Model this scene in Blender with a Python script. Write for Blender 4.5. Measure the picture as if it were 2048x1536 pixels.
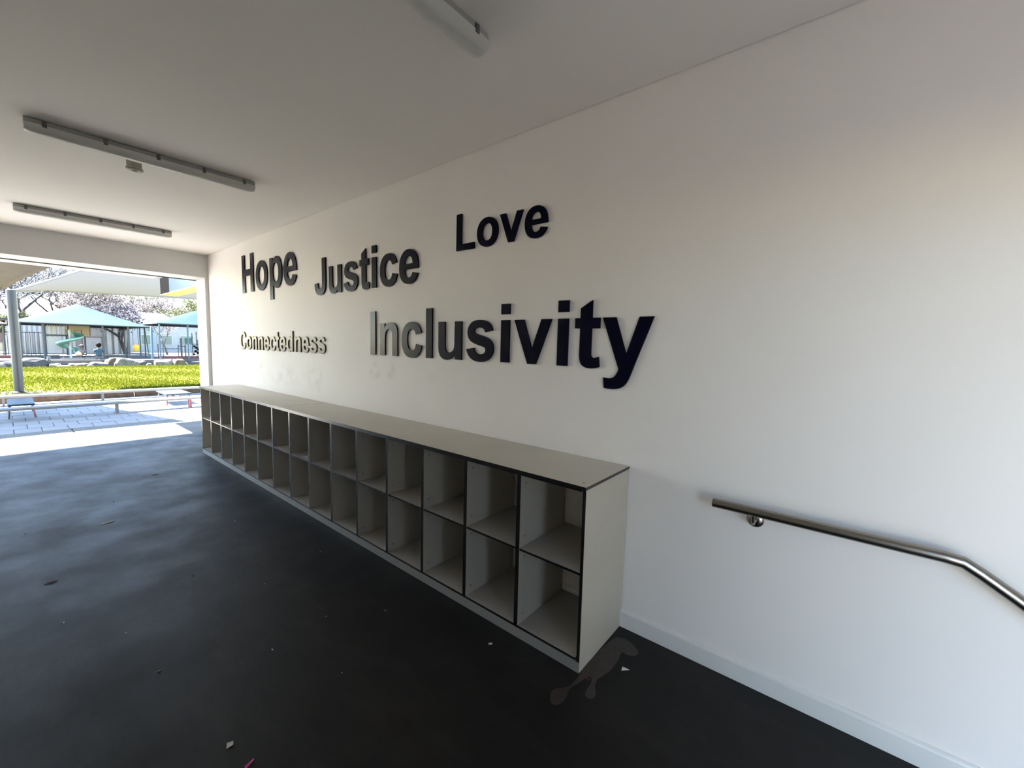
import bpy, bmesh, math, random
from mathutils import Vector, Matrix

for o in list(bpy.data.objects):
    bpy.data.objects.remove(o)
SC = bpy.context.scene
COL = SC.collection
random.seed(7)

# ------------------------------------------------------------------ camera
cam_d = bpy.data.cameras.new('camera')
cam = bpy.data.objects.new('camera', cam_d); COL.objects.link(cam)
cam_d.sensor_fit = 'HORIZONTAL'; cam_d.sensor_width = 36.0
cam_d.lens = 827.28 / 2048.0 * 36.0
cam_d.clip_start = 0.05; cam_d.clip_end = 400
cr = Vector((0.63288167, -0.77386384, 0.0244039))
cu = Vector((0.05333099, 0.07501645, 0.99575516))
cf = Vector((0.77240961, 0.6288937, -0.08874746))
cam.matrix_world = Matrix(((cr.x, cu.x, -cf.x, -2.1277), (cr.y, cu.y, -cf.y, -0.8955),
                           (cr.z, cu.z, -cf.z, 1.55), (0, 0, 0, 1)))
SC.camera = cam

# ------------------------------------------------------------------ sky, sun, exposure
SUN_DIR = Vector((1.25, -1.2, -2.6)).normalized()          # the way sunlight travels
world = bpy.data.worlds.new('sky'); SC.world = world; world.use_nodes = True
wn = world.node_tree; wn.nodes.clear()
wo = wn.nodes.new('ShaderNodeOutputWorld'); bg = wn.nodes.new('ShaderNodeBackground')
sk = wn.nodes.new('ShaderNodeTexSky'); sk.sky_type = 'NISHITA'; sk.sun_disc = False
sk.sun_elevation = math.asin(-SUN_DIR.z)
sk.sun_rotation = math.atan2(-SUN_DIR.x, -SUN_DIR.y)
sk.air_density = 1.0; sk.dust_density = 0.2; sk.ozone_density = 1.0
wn.links.new(sk.outputs[0], bg.inputs[0]); bg.inputs[1].default_value = 0.42
wn.links.new(bg.outputs[0], wo.inputs[0])
sun_d = bpy.data.lights.new('sun', 'SUN'); sun_d.energy = 30.0; sun_d.angle = math.radians(0.6)
sun_d.color = (1.0, 0.965, 0.92)
sun = bpy.data.objects.new('sun', sun_d); COL.objects.link(sun)
sun.rotation_euler = SUN_DIR.to_track_quat('-Z', 'Y').to_euler(); sun.location = (-6, 12, 12)
SC.view_settings.view_transform = 'Standard'; SC.view_settings.look = 'None'
SC.view_settings.exposure = 1.93; SC.view_settings.gamma = 1.0
SC.view_settings.use_curve_mapping = False
SC.cycles.max_bounces = 8; SC.cycles.diffuse_bounces = 7; SC.cycles.glossy_bounces = 4
SC.cycles.transmission_bounces = 4; SC.cycles.adaptive_threshold = 0.02; SC.cycles.sample_clamp_indirect = 8.0

# ------------------------------------------------------------------ materials
MATS = {}
def mat(name, col, rough=0.6, metal=0.0, spec=0.5, var=0.0, vscale=6.0, bump=0.0, bscale=40.0,
        col2=None, emit=None, trans=0.0, stretch=None, detail=4.0):
    """procedural principled material: colour with noise variation and fine relief"""
    m = bpy.data.materials.new(name); m.use_nodes = True
    nt = m.node_tree; b = nt.nodes['Principled BSDF']
    b.inputs['Roughness'].default_value = rough; b.inputs['Metallic'].default_value = metal
    b.inputs['Specular IOR Level'].default_value = spec
    c = (*col, 1)
    tc = nt.nodes.new('ShaderNodeTexCoord'); src = tc.outputs['Object']
    if stretch:
        mp = nt.nodes.new('ShaderNodeMapping'); mp.inputs['Scale'].default_value = stretch
        nt.links.new(src, mp.inputs[0]); src = mp.outputs[0]
    if var > 0 or col2:
        n = nt.nodes.new('ShaderNodeTexNoise'); n.inputs['Scale'].default_value = vscale
        n.inputs['Detail'].default_value = detail; nt.links.new(src, n.inputs['Vector'])
        r = nt.nodes.new('ShaderNodeValToRGB')
        r.color_ramp.elements[0].position = 0.35; r.color_ramp.elements[1].position = 0.65
        a2 = col2 if col2 else tuple(min(1, x * (1 + var)) for x in col)
        a1 = col if col2 else tuple(x * (1 - var) for x in col)
        r.color_ramp.elements[0].color = (*a1, 1); r.color_ramp.elements[1].color = (*a2, 1)
        nt.links.new(n.outputs['Fac'], r.inputs[0]); nt.links.new(r.outputs[0], b.inputs['Base Color'])
    else:
        b.inputs['Base Color'].default_value = c
    if bump > 0:
        n2 = nt.nodes.new('ShaderNodeTexNoise'); n2.inputs['Scale'].default_value = bscale
        n2.inputs['Detail'].default_value = 3; nt.links.new(src, n2.inputs['Vector'])
        bp = nt.nodes.new('ShaderNodeBump'); bp.inputs['Strength'].default_value = bump
        bp.inputs['Distance'].default_value = 0.01
        nt.links.new(n2.outputs['Fac'], bp.inputs['Height']); nt.links.new(bp.outputs[0], b.inputs['Normal'])
    if trans > 0:
        tb = nt.nodes.new('ShaderNodeBsdfTranslucent'); tb.inputs[0].default_value = c
        mx = nt.nodes.new('ShaderNodeMixShader'); mx.inputs[0].default_value = trans
        out = nt.nodes['Material Output']
        nt.links.new(b.outputs[0], mx.inputs[1]); nt.links.new(tb.outputs[0], mx.inputs[2])
        nt.links.new(mx.outputs[0], out.inputs[0])
    MATS[name] = m
    return m

def wall_material(name, col, marks=()):
    """white wall paint with roller texture and a few rubbed grey marks at their own places"""
    m = mat(name, col, rough=0.62, spec=0.3, var=0.015, vscale=1.3, detail=1.0)
    if marks:
        nt = m.node_tree; b = nt.nodes['Principled BSDF']
        geo = nt.nodes.new('ShaderNodeNewGeometry'); sep = nt.nodes.new('ShaderNodeSeparateXYZ')
        nt.links.new(geo.outputs['Position'], sep.inputs[0])
        nz = nt.nodes.new('ShaderNodeTexNoise'); nz.inputs['Scale'].default_value = 7; nz.inputs['Detail'].default_value = 5
        nt.links.new(geo.outputs['Position'], nz.inputs['Vector'])
        total = None
        def M(op, a, b_=None, clamp=False):
            n = nt.nodes.new('ShaderNodeMath'); n.operation = op; n.use_clamp = clamp
            for i, v in enumerate((a, b_)):
                if v is None: continue
                if isinstance(v, (int, float)): n.inputs[i].default_value = v
                else: nt.links.new(v, n.inputs[i])
            return n.outputs[0]
        for (y, z, ry, rz, k) in marks:
            dy = M('DIVIDE', M('SUBTRACT', sep.outputs[1], y), ry)
            dz = M('DIVIDE', M('SUBTRACT', sep.outputs[2], z), rz)
            d = M('SQRT', M('ADD', M('MULTIPLY', dy, dy), M('MULTIPLY', dz, dz)))
            s = M('MULTIPLY', M('SUBTRACT', 1.0, d, True), k)
            total = s if total is None else M('ADD', total, s)
        th = M('MULTIPLY', M('SUBTRACT', nz.outputs['Fac'], 0.44, True), 5.0, True)
        fac = M('MULTIPLY', total, th, True)
        mix = nt.nodes.new('ShaderNodeMix'); mix.data_type = 'RGBA'
        old = b.inputs['Base Color'].links[0].from_socket
        nt.links.new(fac, mix.inputs[0]); nt.links.new(old, mix.inputs[6])
        mix.inputs[7].default_value = (col[0] * .72, col[1] * .70, col[2] * .68, 1)
        nt.links.new(mix.outputs[2], b.inputs['Base Color'])
    return m

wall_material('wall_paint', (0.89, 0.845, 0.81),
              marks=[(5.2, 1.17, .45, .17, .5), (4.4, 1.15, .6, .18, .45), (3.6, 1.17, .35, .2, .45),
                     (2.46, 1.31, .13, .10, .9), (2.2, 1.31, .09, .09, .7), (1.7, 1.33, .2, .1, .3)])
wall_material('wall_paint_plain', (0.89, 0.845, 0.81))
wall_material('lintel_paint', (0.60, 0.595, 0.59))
mat('ceiling_paint', (0.89, 0.85, 0.815), rough=0.7, spec=0.25, var=0.012, vscale=0.8, detail=1.0)
mat('skirting_paint', (0.80, 0.79, 0.76), rough=0.35, spec=0.45, var=0.02, vscale=3)
mat('gap_shadow', (0.10, 0.10, 0.10), rough=0.9, var=0.1)

def floor_material():
    m = bpy.data.materials.new('floor_coating'); m.use_nodes = True; nt = m.node_tree
    b = nt.nodes['Principled BSDF']; tc = nt.nodes.new('ShaderNodeNewGeometry')
    def noise(scale, det, rough=.55, sx=1, sy=1):
        mp = nt.nodes.new('ShaderNodeMapping'); mp.inputs['Scale'].default_value = (sx, sy, 1)
        nt.links.new(tc.outputs['Position'], mp.inputs[0])
        n = nt.nodes.new('ShaderNodeTexNoise'); n.inputs['Scale'].default_value = scale
        n.inputs['Detail'].default_value = det; n.inputs['Roughness'].default_value = rough
        nt.links.new(mp.outputs[0], n.inputs['Vector']); return n.outputs['Fac']
    def ramp(f, p0, p1, c0, c1):
        r = nt.nodes.new('ShaderNodeValToRGB'); e = r.color_ramp.elements
        e[0].position, e[1].position = p0, p1; e[0].color = (*c0, 1); e[1].color = (*c1, 1)
        nt.links.new(f, r.inputs[0]); return r.outputs[0]
    base = ramp(noise(0.9, 6, .6), .38, .66, (0.0105, 0.0095, 0.0093), (0.0175, 0.0160, 0.0157))
    dust = ramp(noise(1.6, 8, .7, 2.6, .8), .50, .72, (0, 0, 0), (1, 1, 1))
    mix = nt.nodes.new('ShaderNodeMix'); mix.data_type = 'RGBA'
    mu = nt.nodes.new('ShaderNodeMath'); mu.operation = 'MULTIPLY'; mu.inputs[1].default_value = .35
    nt.links.new(dust, mu.inputs[0]); nt.links.new(mu.outputs[0], mix.inputs[0])
    nt.links.new(base, mix.inputs[6]); mix.inputs[7].default_value = (0.045, 0.042, 0.041, 1)
    nt.links.new(mix.outputs[2], b.inputs['Base Color'])
    rr = ramp(noise(2.2, 5, .6), .35, .7, (.48,) * 3, (.66,) * 3)
    nt.links.new(rr, b.inputs['Roughness']); b.inputs['Specular IOR Level'].default_value = .22
    bp = nt.nodes.new('ShaderNodeBump'); bp.inputs['Strength'].default_value = .25; bp.inputs['Distance'].default_value = .004
    nt.links.new(noise(90, 3), bp.inputs['Height']); nt.links.new(bp.outputs[0], b.inputs['Normal'])
    MATS['floor_coating'] = m
floor_material()

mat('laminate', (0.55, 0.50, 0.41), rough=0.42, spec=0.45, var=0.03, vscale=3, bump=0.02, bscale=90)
mat('laminate_shaded', (0.37, 0.35, 0.315), rough=0.45, spec=0.4, var=0.03, vscale=3, bump=0.02, bscale=90)  # same laminate, darker copy with the shade inside the cubbies in its colour
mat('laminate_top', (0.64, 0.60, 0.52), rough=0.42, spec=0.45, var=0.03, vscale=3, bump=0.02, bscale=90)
mat('laminate_core', (0.010, 0.009, 0.009), rough=0.22, spec=0.6, var=0.2, vscale=30)
mat('plinth_grey', (0.24, 0.235, 0.225), rough=0.4, var=0.05, vscale=5)
mat('screw_metal', (0.10, 0.10, 0.10), rough=0.35, metal=0.8, var=.1)
mat('navy_acrylic', (0.0008, 0.0014, 0.012), rough=0.24, spec=0.10, var=0.05, vscale=8)
mat('stainless', (0.31, 0.29, 0.26), rough=0.26, metal=1.0, var=0.05, vscale=40, bump=0.03, bscale=300, stretch=(1, .05, 1))
mat('batten_grey', (0.40, 0.40, 0.39), rough=0.5, var=0.03)
mat('batten_diffuser', (0.80, 0.79, 0.76), rough=0.28, spec=0.5, var=0.02, trans=0.25)
mat('clip_grey', (0.14, 0.14, 0.14), rough=0.5, var=0.05)
mat('sensor_cream', (0.42, 0.40, 0.34), rough=0.5, var=0.05)
mat('dried_spill', (0.040, 0.031, 0.028), rough=0.45, var=0.3, vscale=14, bump=.05)
mat('paper_white', (0.65, 0.65, 0.63), rough=0.8, var=0.06)
mat('plastic_pink', (0.65, 0.06, 0.35), rough=0.4, var=0.06)
mat('red_drip', (0.09, 0.012, 0.012), rough=0.5, var=0.3, vscale=40)
mat('leaf_brown', (0.10, 0.06, 0.03), rough=0.8, var=0.3, vscale=40)
# outdoors
mat('concrete_slab', (0.10, 0.092, 0.076), rough=0.85, var=0.12, vscale=3, bump=0.2, bscale=60)
mat('paver', (0.20, 0.195, 0.19), rough=0.85, var=0.10, vscale=5, bump=0.2, bscale=50)
mat('ground_grit', (0.20, 0.20, 0.20), rough=0.9, var=0.15, vscale=4)
mat('terrace_sand', (0.0792, 0.0684, 0.0612), rough=.9, var=.2, vscale=2)
mat('asphalt', (0.045, 0.045, 0.048), rough=.9, var=.2, vscale=3)
mat('soil', (0.06, 0.05, 0.035), rough=0.95, var=0.3, vscale=3, bump=.3, bscale=20)
mat('grass_base', (0.0570, 0.0614, 0.0039), rough=0.9, spec=.08, col2=(0.0875, 0.0831, 0.0069), vscale=1.6, detail=8, bump=.6, bscale=14)
mat('grass_blade', (0.0608, 0.0708, 0.0039), rough=0.8, spec=.08, col2=(0.0912, 0.0939, 0.0062), vscale=2.0, trans=.3)
mat('sleeper', (0.0720, 0.0396, 0.0216), rough=0.85, var=0.35, vscale=9, bump=.2, bscale=30)
mat('bench_white', (0.13, 0.13, 0.125), spec=.2, rough=0.5, var=0.06, vscale=6)
mat('bench_blue', (0.0227, 0.0378, 0.0479), spec=.1, rough=0.45, var=0.10, vscale=9)
mat('leg_black', (0.012, 0.013, 0.016), rough=0.5, var=.1)
mat('leg_red', (0.16, 0.016, 0.028), rough=0.45, var=.1)
mat('steel_post', (0.012, 0.016, 0.020), rough=0.4, spec=.5, var=.06, vscale=3)
mat('sail_grey', (0.20, 0.205, 0.215), rough=0.85, var=0.07, vscale=3, trans=.5, stretch=(.3, 14, 1))
mat('sail_brown', (0.085, 0.070, 0.060), rough=0.85, var=0.08, vscale=5, trans=.12)
mat('sail_aqua', (0.0100, 0.0235, 0.0320), rough=0.8, spec=.1, var=0.04, vscale=.8, trans=.1)
mat('sail_blue', (0.0077, 0.0233, 0.0486), rough=0.8, spec=.1, var=0.06, vscale=1, trans=.15)
mat('sail_red', (0.0720, 0.0086, 0.0144), rough=0.8, var=.1)
mat('sail_hem', (0.16, 0.16, 0.165), rough=0.7, var=.05)
mat('post_blue', (0.018, 0.06, 0.095), rough=0.45, var=.08)
mat('post_green', (0.010, 0.045, 0.040), rough=0.45, var=.08)
mat('post_dark', (0.022, 0.028, 0.036), rough=0.5, var=.08)
mat('canopy_cream', (0.62, 0.58, 0.46), rough=0.7, var=.03)
mat('canopy_edge', (0.06, 0.06, 0.055), rough=0.7, var=.05)
mat('fascia_blue', (0.018, 0.030, 0.040), rough=0.35, var=.04)
mat('soffit_lawn_light', (0.40, 0.42, 0.12), rough=0.6, var=.04)  # yellow-green light bounced off the lawn, put into the soffit colour
mat('end_box_shaded', (0.0012, 0.0012, 0.0016), rough=0.95, spec=.03, var=.1)  # shade on the beam's far end put into a near-black colour
mat('shed_white', (0.36, 0.36, 0.345), rough=0.6, var=.06, vscale=2)
mat('shed_grey', (0.25, 0.25, 0.235), rough=0.7, var=.15, vscale=1.5)
mat('roller_door', (0.31, 0.32, 0.33), rough=0.5, var=.04)
mat('backboard_cream', (0.44, 0.37, 0.27), rough=0.6, var=.04)
mat('board_line', (0.14, 0.11, 0.08), rough=0.6, var=.05)
mat('slide_green', (0.17, 0.33, 0.27), rough=0.35, var=.06)
mat('shop_yellow', (0.50, 0.44, 0.30), rough=.7, var=.06)
mat('window_pink', (0.13, 0.075, 0.065), rough=.4, var=.05)
mat('window_teal', (0.030, 0.085, 0.095), rough=.2, var=.1)
mat('roof_grey', (0.035, 0.038, 0.042), rough=.6, var=.1)
mat('house_wall', (0.25, 0.27, 0.27), rough=.7, var=.08)
mat('kerb_red', (0.0792, 0.0230, 0.0216), rough=.7, var=.12, vscale=6)
mat('orange_plastic', (0.70, 0.24, 0.04), rough=.4, var=.06)
mat('yellow_plastic', (0.72, 0.40, 0.02), rough=.4, var=.06)
mat('straw_yellow', (0.50, 0.42, 0.18), rough=.9, var=.2, vscale=18)
mat('bin_pale', (0.0864, 0.0972, 0.1080), rough=.5, var=.06)
mat('sign_cyan', (0.035, 0.11, 0.135), rough=.5, var=.15, vscale=8)
mat('rock_pale', (0.0796, 0.0734, 0.0612), rough=.9, var=.35, vscale=3, bump=.5, bscale=9)
mat('rock_dark', (0.0346, 0.0331, 0.0360), rough=.9, var=.35, vscale=3, bump=.5, bscale=9)
mat('rock_brown', (0.0612, 0.0468, 0.0324), rough=.9, var=.35, vscale=4, bump=.5, bscale=9)
mat('bark_dark', (0.030, 0.027, 0.026), rough=.95, var=.35, vscale=9, bump=.4, bscale=22)
mat('bark_pale', (0.10, 0.095, 0.088), rough=.95, var=.3, vscale=9, bump=.4, bscale=22)
mat('twig_grey', (0.042, 0.040, 0.044), rough=.95, var=.3, vscale=3)
mat('blossom_pale', (0.11, 0.095, 0.092), rough=.9, col2=(0.24, 0.22, 0.205), vscale=1.4, trans=.4)
mat('blossom_mauve', (0.045, 0.044, 0.055), rough=.9, col2=(0.085, 0.08, 0.088), vscale=1.4, trans=.4)
mat('leaf_olive', (0.055, 0.065, 0.022), rough=.9, col2=(0.10, 0.095, 0.045), vscale=1.4, trans=.4)
mat('leaf_teal', (0.045, 0.055, 0.060), rough=.9, col2=(0.09, 0.10, 0.105), vscale=1.4, trans=.4)
mat('skin', (0.0612, 0.0360, 0.0259), rough=.6, var=.05)
mat('hair_black', (0.004, 0.0035, 0.0035), rough=.8, spec=.08, var=.2, vscale=30, bump=.3)
mat('shirt_blue', (0.0072, 0.0360, 0.0612), rough=.85, var=.12, vscale=14)
mat('trousers_pale', (0.0792, 0.0792, 0.0828), rough=.85, var=.08)
mat('cap_dark', (0.012, 0.018, 0.03), rough=.8, var=.1)
mat('shirt_white', (0.0864, 0.0720, 0.0828), rough=.85, var=.1)

# ------------------------------------------------------------------ mesh helpers
class MB:
    def __init__(s): s.v = []; s.f = []; s.m = []
    def add(s, vs, fs, mi=0):
        k = len(s.v); s.v += [tuple(p) for p in vs]
        s.f += [tuple(i + k for i in f) for f in fs]; s.m += [mi] * len(fs); return s
    def box(s, a, b, mi=0):
        x0, y0, z0 = a; x1, y1, z1 = b
        return s.add([(x0, y0, z0), (x1, y0, z0), (x1, y1, z0), (x0, y1, z0), (x0, y0, z1), (x1, y0, z1), (x1, y1, z1), (x0, y1, z1)],
                     [(0, 3, 2, 1), (4, 5, 6, 7), (0, 1, 5, 4), (1, 2, 6, 5), (2, 3, 7, 6), (3, 0, 4, 7)], mi)
    def tube(s, pts, rad, n=8, caps=True, mi=0):
        pts = [Vector(p) for p in pts]
        rs = rad if isinstance(rad, (list, tuple)) else [rad] * len(pts)
        vs = []; fs = []; ref = None
        for i, p in enumerate(pts):
            if i == 0: d = (pts[1] - p).normalized()
            elif i == len(pts) - 1: d = (p - pts[i - 1]).normalized()
            else: d = ((pts[i + 1] - p).normalized() + (p - pts[i - 1]).normalized()).normalized()
            if ref is None: ref = Vector((0, 0, 1)) if abs(d.z) < .9 else Vector((1, 0, 0))
            a = d.cross(ref).normalized(); b = a.cross(d).normalized(); ref = b
            sc = 1.0
            if 0 < i < len(pts) - 1:
                c = max(.5, d.dot((p - pts[i - 1]).normalized())); sc = 1 / c
            for k in range(n):
                t = 2 * math.pi * k / n
                vs.append(p + rs[i] * (math.cos(t) * a * (sc if len(pts) < 5 else 1) + math.sin(t) * b))
        for i in range(len(pts) - 1):
            for k in range(n):
                k2 = (k + 1) % n
                fs.append((i * n + k, i * n + k2, (i + 1) * n + k2, (i + 1) * n + k))
        if caps:
            fs.append(tuple(reversed(range(n)))); fs.append(tuple((len(pts) - 1) * n + k for k in range(n)))
        return s.add(vs, fs, mi)
    def lathe(s, prof, n=20, origin=(0, 0, 0), axis='z', mi=0):
        vs = []; fs = []
        for (r, h) in prof:
            for k in range(n):
                t = 2 * math.pi * k / n; a, b = r * math.cos(t), r * math.sin(t)
                p = (a, b, h) if axis == 'z' else ((h, a, b) if axis == 'x' else (b, h, a))
                vs.append(tuple(p[i] + origin[i] for i in range(3)))
        for i in range(len(prof) - 1):
            for k in range(n):
                k2 = (k + 1) % n
                fs.append((i * n + k, i * n + k2, (i + 1) * n + k2, (i + 1) * n + k))
        fs.append(tuple(reversed(range(n)))); fs.append(tuple((len(prof) - 1) * n + k for k in range(n)))
        return s.add(vs, fs, mi)
    def prism(s, poly, z0, z1, mi=0):
        n = len(poly)
        vs = [(x, y, z0) for x, y in poly] + [(x, y, z1) for x, y in poly]
        fs = [tuple(reversed(range(n))), tuple(range(n, 2 * n))] + [(i, (i + 1) % n, n + (i + 1) % n, n + i) for i in range(n)]
        return s.add(vs, fs, mi)
    def build(s, name, mats, parent=None, smooth=False, bevel=0.0, loc=None):
        me = bpy.data.meshes.new(name); me.from_pydata(s.v, [], s.f)
        mats = mats if isinstance(mats, (list, tuple)) else [mats]
        for m in mats: me.materials.append(MATS[m])
        for p, i in zip(me.polygons, s.m): p.material_index = i
        bm = bmesh.new(); bm.from_mesh(me)
        bmesh.ops.recalc_face_normals(bm, faces=bm.faces)
        if bevel > 0:
            bmesh.ops.bevel(bm, geom=[e for e in bm.edges if e.calc_face_angle(0) > .5], offset=bevel, segments=2, affect='EDGES', clamp_overlap=True)
        bm.to_mesh(me); bm.free()
        if smooth:
            for p in me.polygons: p.use_smooth = True
            try: me.set_sharp_from_angle(angle=math.radians(40))
            except Exception: pass
        o = bpy.data.objects.new(name, me); COL.objects.link(o)
        if parent: o.parent = parent
        if loc: o.location = loc
        return o

def tag(o, label=None, cat=None, group=None, kind=None):
    if label: o['label'] = label
    if cat: o['category'] = cat
    if group: o['group'] = group
    if kind: o['kind'] = kind
    return o
def thing(name, loc, label, cat, group=None, rz=0):
    e = bpy.data.objects.new(name, None); COL.objects.link(e); e.location = loc; e.rotation_euler.z = rz
    e.empty_display_size = .1
    return tag(e, label, cat, group)
def copy_tree(o, parent=None):
    c = o.copy(); COL.objects.link(c); c.parent = parent
    for ch in list(o.children): copy_tree(ch, c)
    return c
def struct(o): o['kind'] = 'structure'; return o
def dup(o, parent, loc):
    c = o.copy(); COL.objects.link(c); c.parent = parent; c.location = loc; return c

# ------------------------------------------------------------------ room shell
H = 2.886; YE = 7.15; YO = 7.62; XL = -4.0; YN = -3.4
SX = -1.6                       # left side of the stairwell behind the camera
OY0, OY1, OZ = -2.55, -1.55, 2.3      # open side of the stairwell
struct(MB().box((XL - .2, -1.45, -.2), (.2, 7.5, 0)).build('floor', 'floor_coating'))
steps = struct(MB().box((SX - .2, YN, -1.0), (.2, -1.4, -.545)).build('stairs', 'floor_coating'))
for k in range(3):
    MB().box((SX, -1.45 - .32 * (k + 1), -.9), (0, -1.45 - .32 * k, -.18 * (k + 1))).build('step', 'floor_coating', steps)
struct(MB().box((-30, -30, -1.2), (SX - .2, -1.56, -.57)).build('ground_side', 'asphalt'))
struct(MB().box((SX - 1.5, YN - .6, H + .2), (SX - .2, -1.56, H + .3)).build('sun_block_side', 'wall_paint_plain'))  # added overhang, out of view, keeps the sun out of the stairwell opening
struct(MB().box((SX - .2, YN - .2, -1.0), (.22, YN, H + .3)).build('wall_near', 'wall_paint_plain'))
struct(MB().box((0, YN, -1.0), (.22, YE, H + .3)).build('wall_right', 'wall_paint'))
struct(MB().box((XL - .2, -1.55, -1.0), (XL, YE, H + .3)).box((XL, -1.55, -1.0), (SX, -1.45, H + .3)).box((SX - .2, YN, -1.0), (SX, OY0, H + .3)).box((SX - .2, OY0, OZ), (SX, OY1, H + .3)).build('wall_left', 'wall_paint_plain'))
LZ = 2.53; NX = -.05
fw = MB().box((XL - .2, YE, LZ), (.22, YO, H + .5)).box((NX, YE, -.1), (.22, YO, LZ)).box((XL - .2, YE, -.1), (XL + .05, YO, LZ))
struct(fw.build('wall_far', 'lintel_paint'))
struct(MB().box((XL, YN, H), (-.005, YE, H + .012)).box((XL - .2, YN, H + .03), (.22, YE, H + .2)).build('ceiling', 'ceiling_paint'))
struct(MB().box((-.005, YN, H + .012), (0, YE, H + .03)).build('trim_1', 'gap_shadow'))
# skirting board: square with a rounded top edge
sk_prof = [(0, 0), (-.016, 0), (-.016, .083), (-.013, .091), (-.006, .0965), (0, .0965)]
b = MB(); n = len(sk_prof)
b.add([(x, -1.45, z) for x, z in sk_prof] + [(x, YE, z) for x, z in sk_prof],
      [tuple(range(n)), tuple(range(2 * n - 1, n - 1, -1))] + [(i, n + i, n + (i + 1) % n, (i + 1) % n) for i in range(n)])
struct(b.build('baseboard_right', 'skirting_paint'))
b = MB(); b.box((XL, -1.45, 0), (XL + .016, YE, .0965)); struct(b.build('baseboard_left', 'skirting_paint', bevel=.004))

# ------------------------------------------------------------------ cubby shelving
D = .4668; P = .3951; NC = 15; HT = .9189; L15 = NC * P
TW = .0135                       # worktop thickness
ztop = HT - TW - .006            # top of the carcass
cub = thing('cubby_shelving', (-D / 2, L15 / 2, 0), 'long low run of pale grey pigeonhole shelving with black edges against wall', 'shelving')
off = Vector(cub.location)
def panel(bmb, a, b_, front=True):
    """compact laminate panel: pale faces, black core showing on the room-side edge"""
    bmb.box(a, b_, 0)
    return bmb
def lam_panel(name, size, loc, thin, parent):
    """panel centred at loc; the edges perpendicular to the thin axis are black core"""
    sx, sy, sz = (t / 2 for t in size)
    m = MB(); m.box((-sx, -sy, -sz), (sx, sy, sz))
    o = m.build(name, ['laminate' if name == 'end_panel' else 'laminate_shaded', 'laminate_core'], parent)
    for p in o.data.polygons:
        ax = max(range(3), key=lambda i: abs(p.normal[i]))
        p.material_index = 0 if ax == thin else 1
    o.location = Vector(loc) - off
    return o
TV = .026; TH = .0125; zk = .052     # upright, shelf thickness, plinth height
bz = zk + TH / 2
# end panels reach the floor, dividers stand on the base
for k in (0, NC):
    yy = .0085 if k == 0 else L15 - .0085
    e = lam_panel('end_panel', (D - .004, .017, ztop), (-D / 2 - .002, yy, ztop / 2), 1, cub)
dv0 = None
zsh = (zk + ztop) / 2 + .012
for k in range(1, NC):
    if dv0 is None:
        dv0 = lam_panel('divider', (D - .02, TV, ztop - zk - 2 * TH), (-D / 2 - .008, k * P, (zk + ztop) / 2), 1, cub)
    else:
        dup(dv0, cub, Vector((-D / 2 - .008, k * P, (zk + ztop) / 2)) - off)
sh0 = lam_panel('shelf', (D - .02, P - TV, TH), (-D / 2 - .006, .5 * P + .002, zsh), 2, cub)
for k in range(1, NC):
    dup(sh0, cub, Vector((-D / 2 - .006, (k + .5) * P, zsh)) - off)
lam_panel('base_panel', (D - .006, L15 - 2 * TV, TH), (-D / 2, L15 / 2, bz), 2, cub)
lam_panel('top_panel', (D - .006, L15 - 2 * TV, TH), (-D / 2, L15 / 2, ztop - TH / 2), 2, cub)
m = MB(); m.box((-.014, -L15 / 2 + .0005, 0), (-.0125, L15 / 2 - .0005, zk)).box((-.0125, -(L15 - 2 * TV) / 2, 0), (.008, (L15 - 2 * TV) / 2, zk - .001))
pl = m.build('plinth', 'plinth_grey', cub); pl.location = Vector((-D + .012, L15 / 2, 0)) - off
# small round screw heads on the nearest dividers
sm = MB().lathe([(.0045, 0), (.0045, .0012), (.002, .0022)], 10, axis='y'); s0 = None
for k in range(1, 6):
    for zz in (zk + .06, zsh - .05, zsh + .06, ztop - .06):
        p = Vector((-D + .045, k * P - TV / 2 - .0018, zz)) - off
        if s0 is None: s0 = sm.build('screw', 'screw_metal', cub); s0.location = p
        else: dup(s0, cub, p)
# worktop sheets resting on the carcass (joint about 3.36 m from the near end)
def worktop(y0, y1, label, dz):
    m = MB(); w, l = D + .012, y1 - y0
    m.box((-w / 2, -l / 2, 0), (w / 2, l / 2, TW))
    o = m.build('worktop', ['laminate_top', 'laminate_core'])
    for p in o.data.polygons: p.material_index = 0 if abs(p.normal.z) > .5 else 1
    o.location = (-w / 2 - .001, (y0 + y1) / 2, ztop + .006 + dz)
    tag(o, label, 'worktop', 'worktop sheets on the shelving')
    return o
w1 = worktop(-.006, 8.52 * P - .002, 'near, longer grey worktop sheet with black edge on the pigeonhole shelving', 0)
w2 = worktop(8.52 * P + .002, L15 + .004, 'far, shorter grey worktop sheet on the pigeonhole shelving beside the opening', 0)
m = MB(); m.box((-D + .006, .004, ztop), (-.004, L15 - .004, ztop + .006))
sp = m.build('spacer_strip', 'plinth_grey', cub); sp.location = -off
for (x, y) in ((-D + .04, .035), (-D + .06, 8.52 * P - .12)):
    q = MB().lathe([(.005, 0), (.005, .001), (.002, .002)], 10).build('screw', 'screw_metal', w1)
    q.location = Vector((x, y, ztop + .006 + TW)) - Vector(w1.location)

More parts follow.
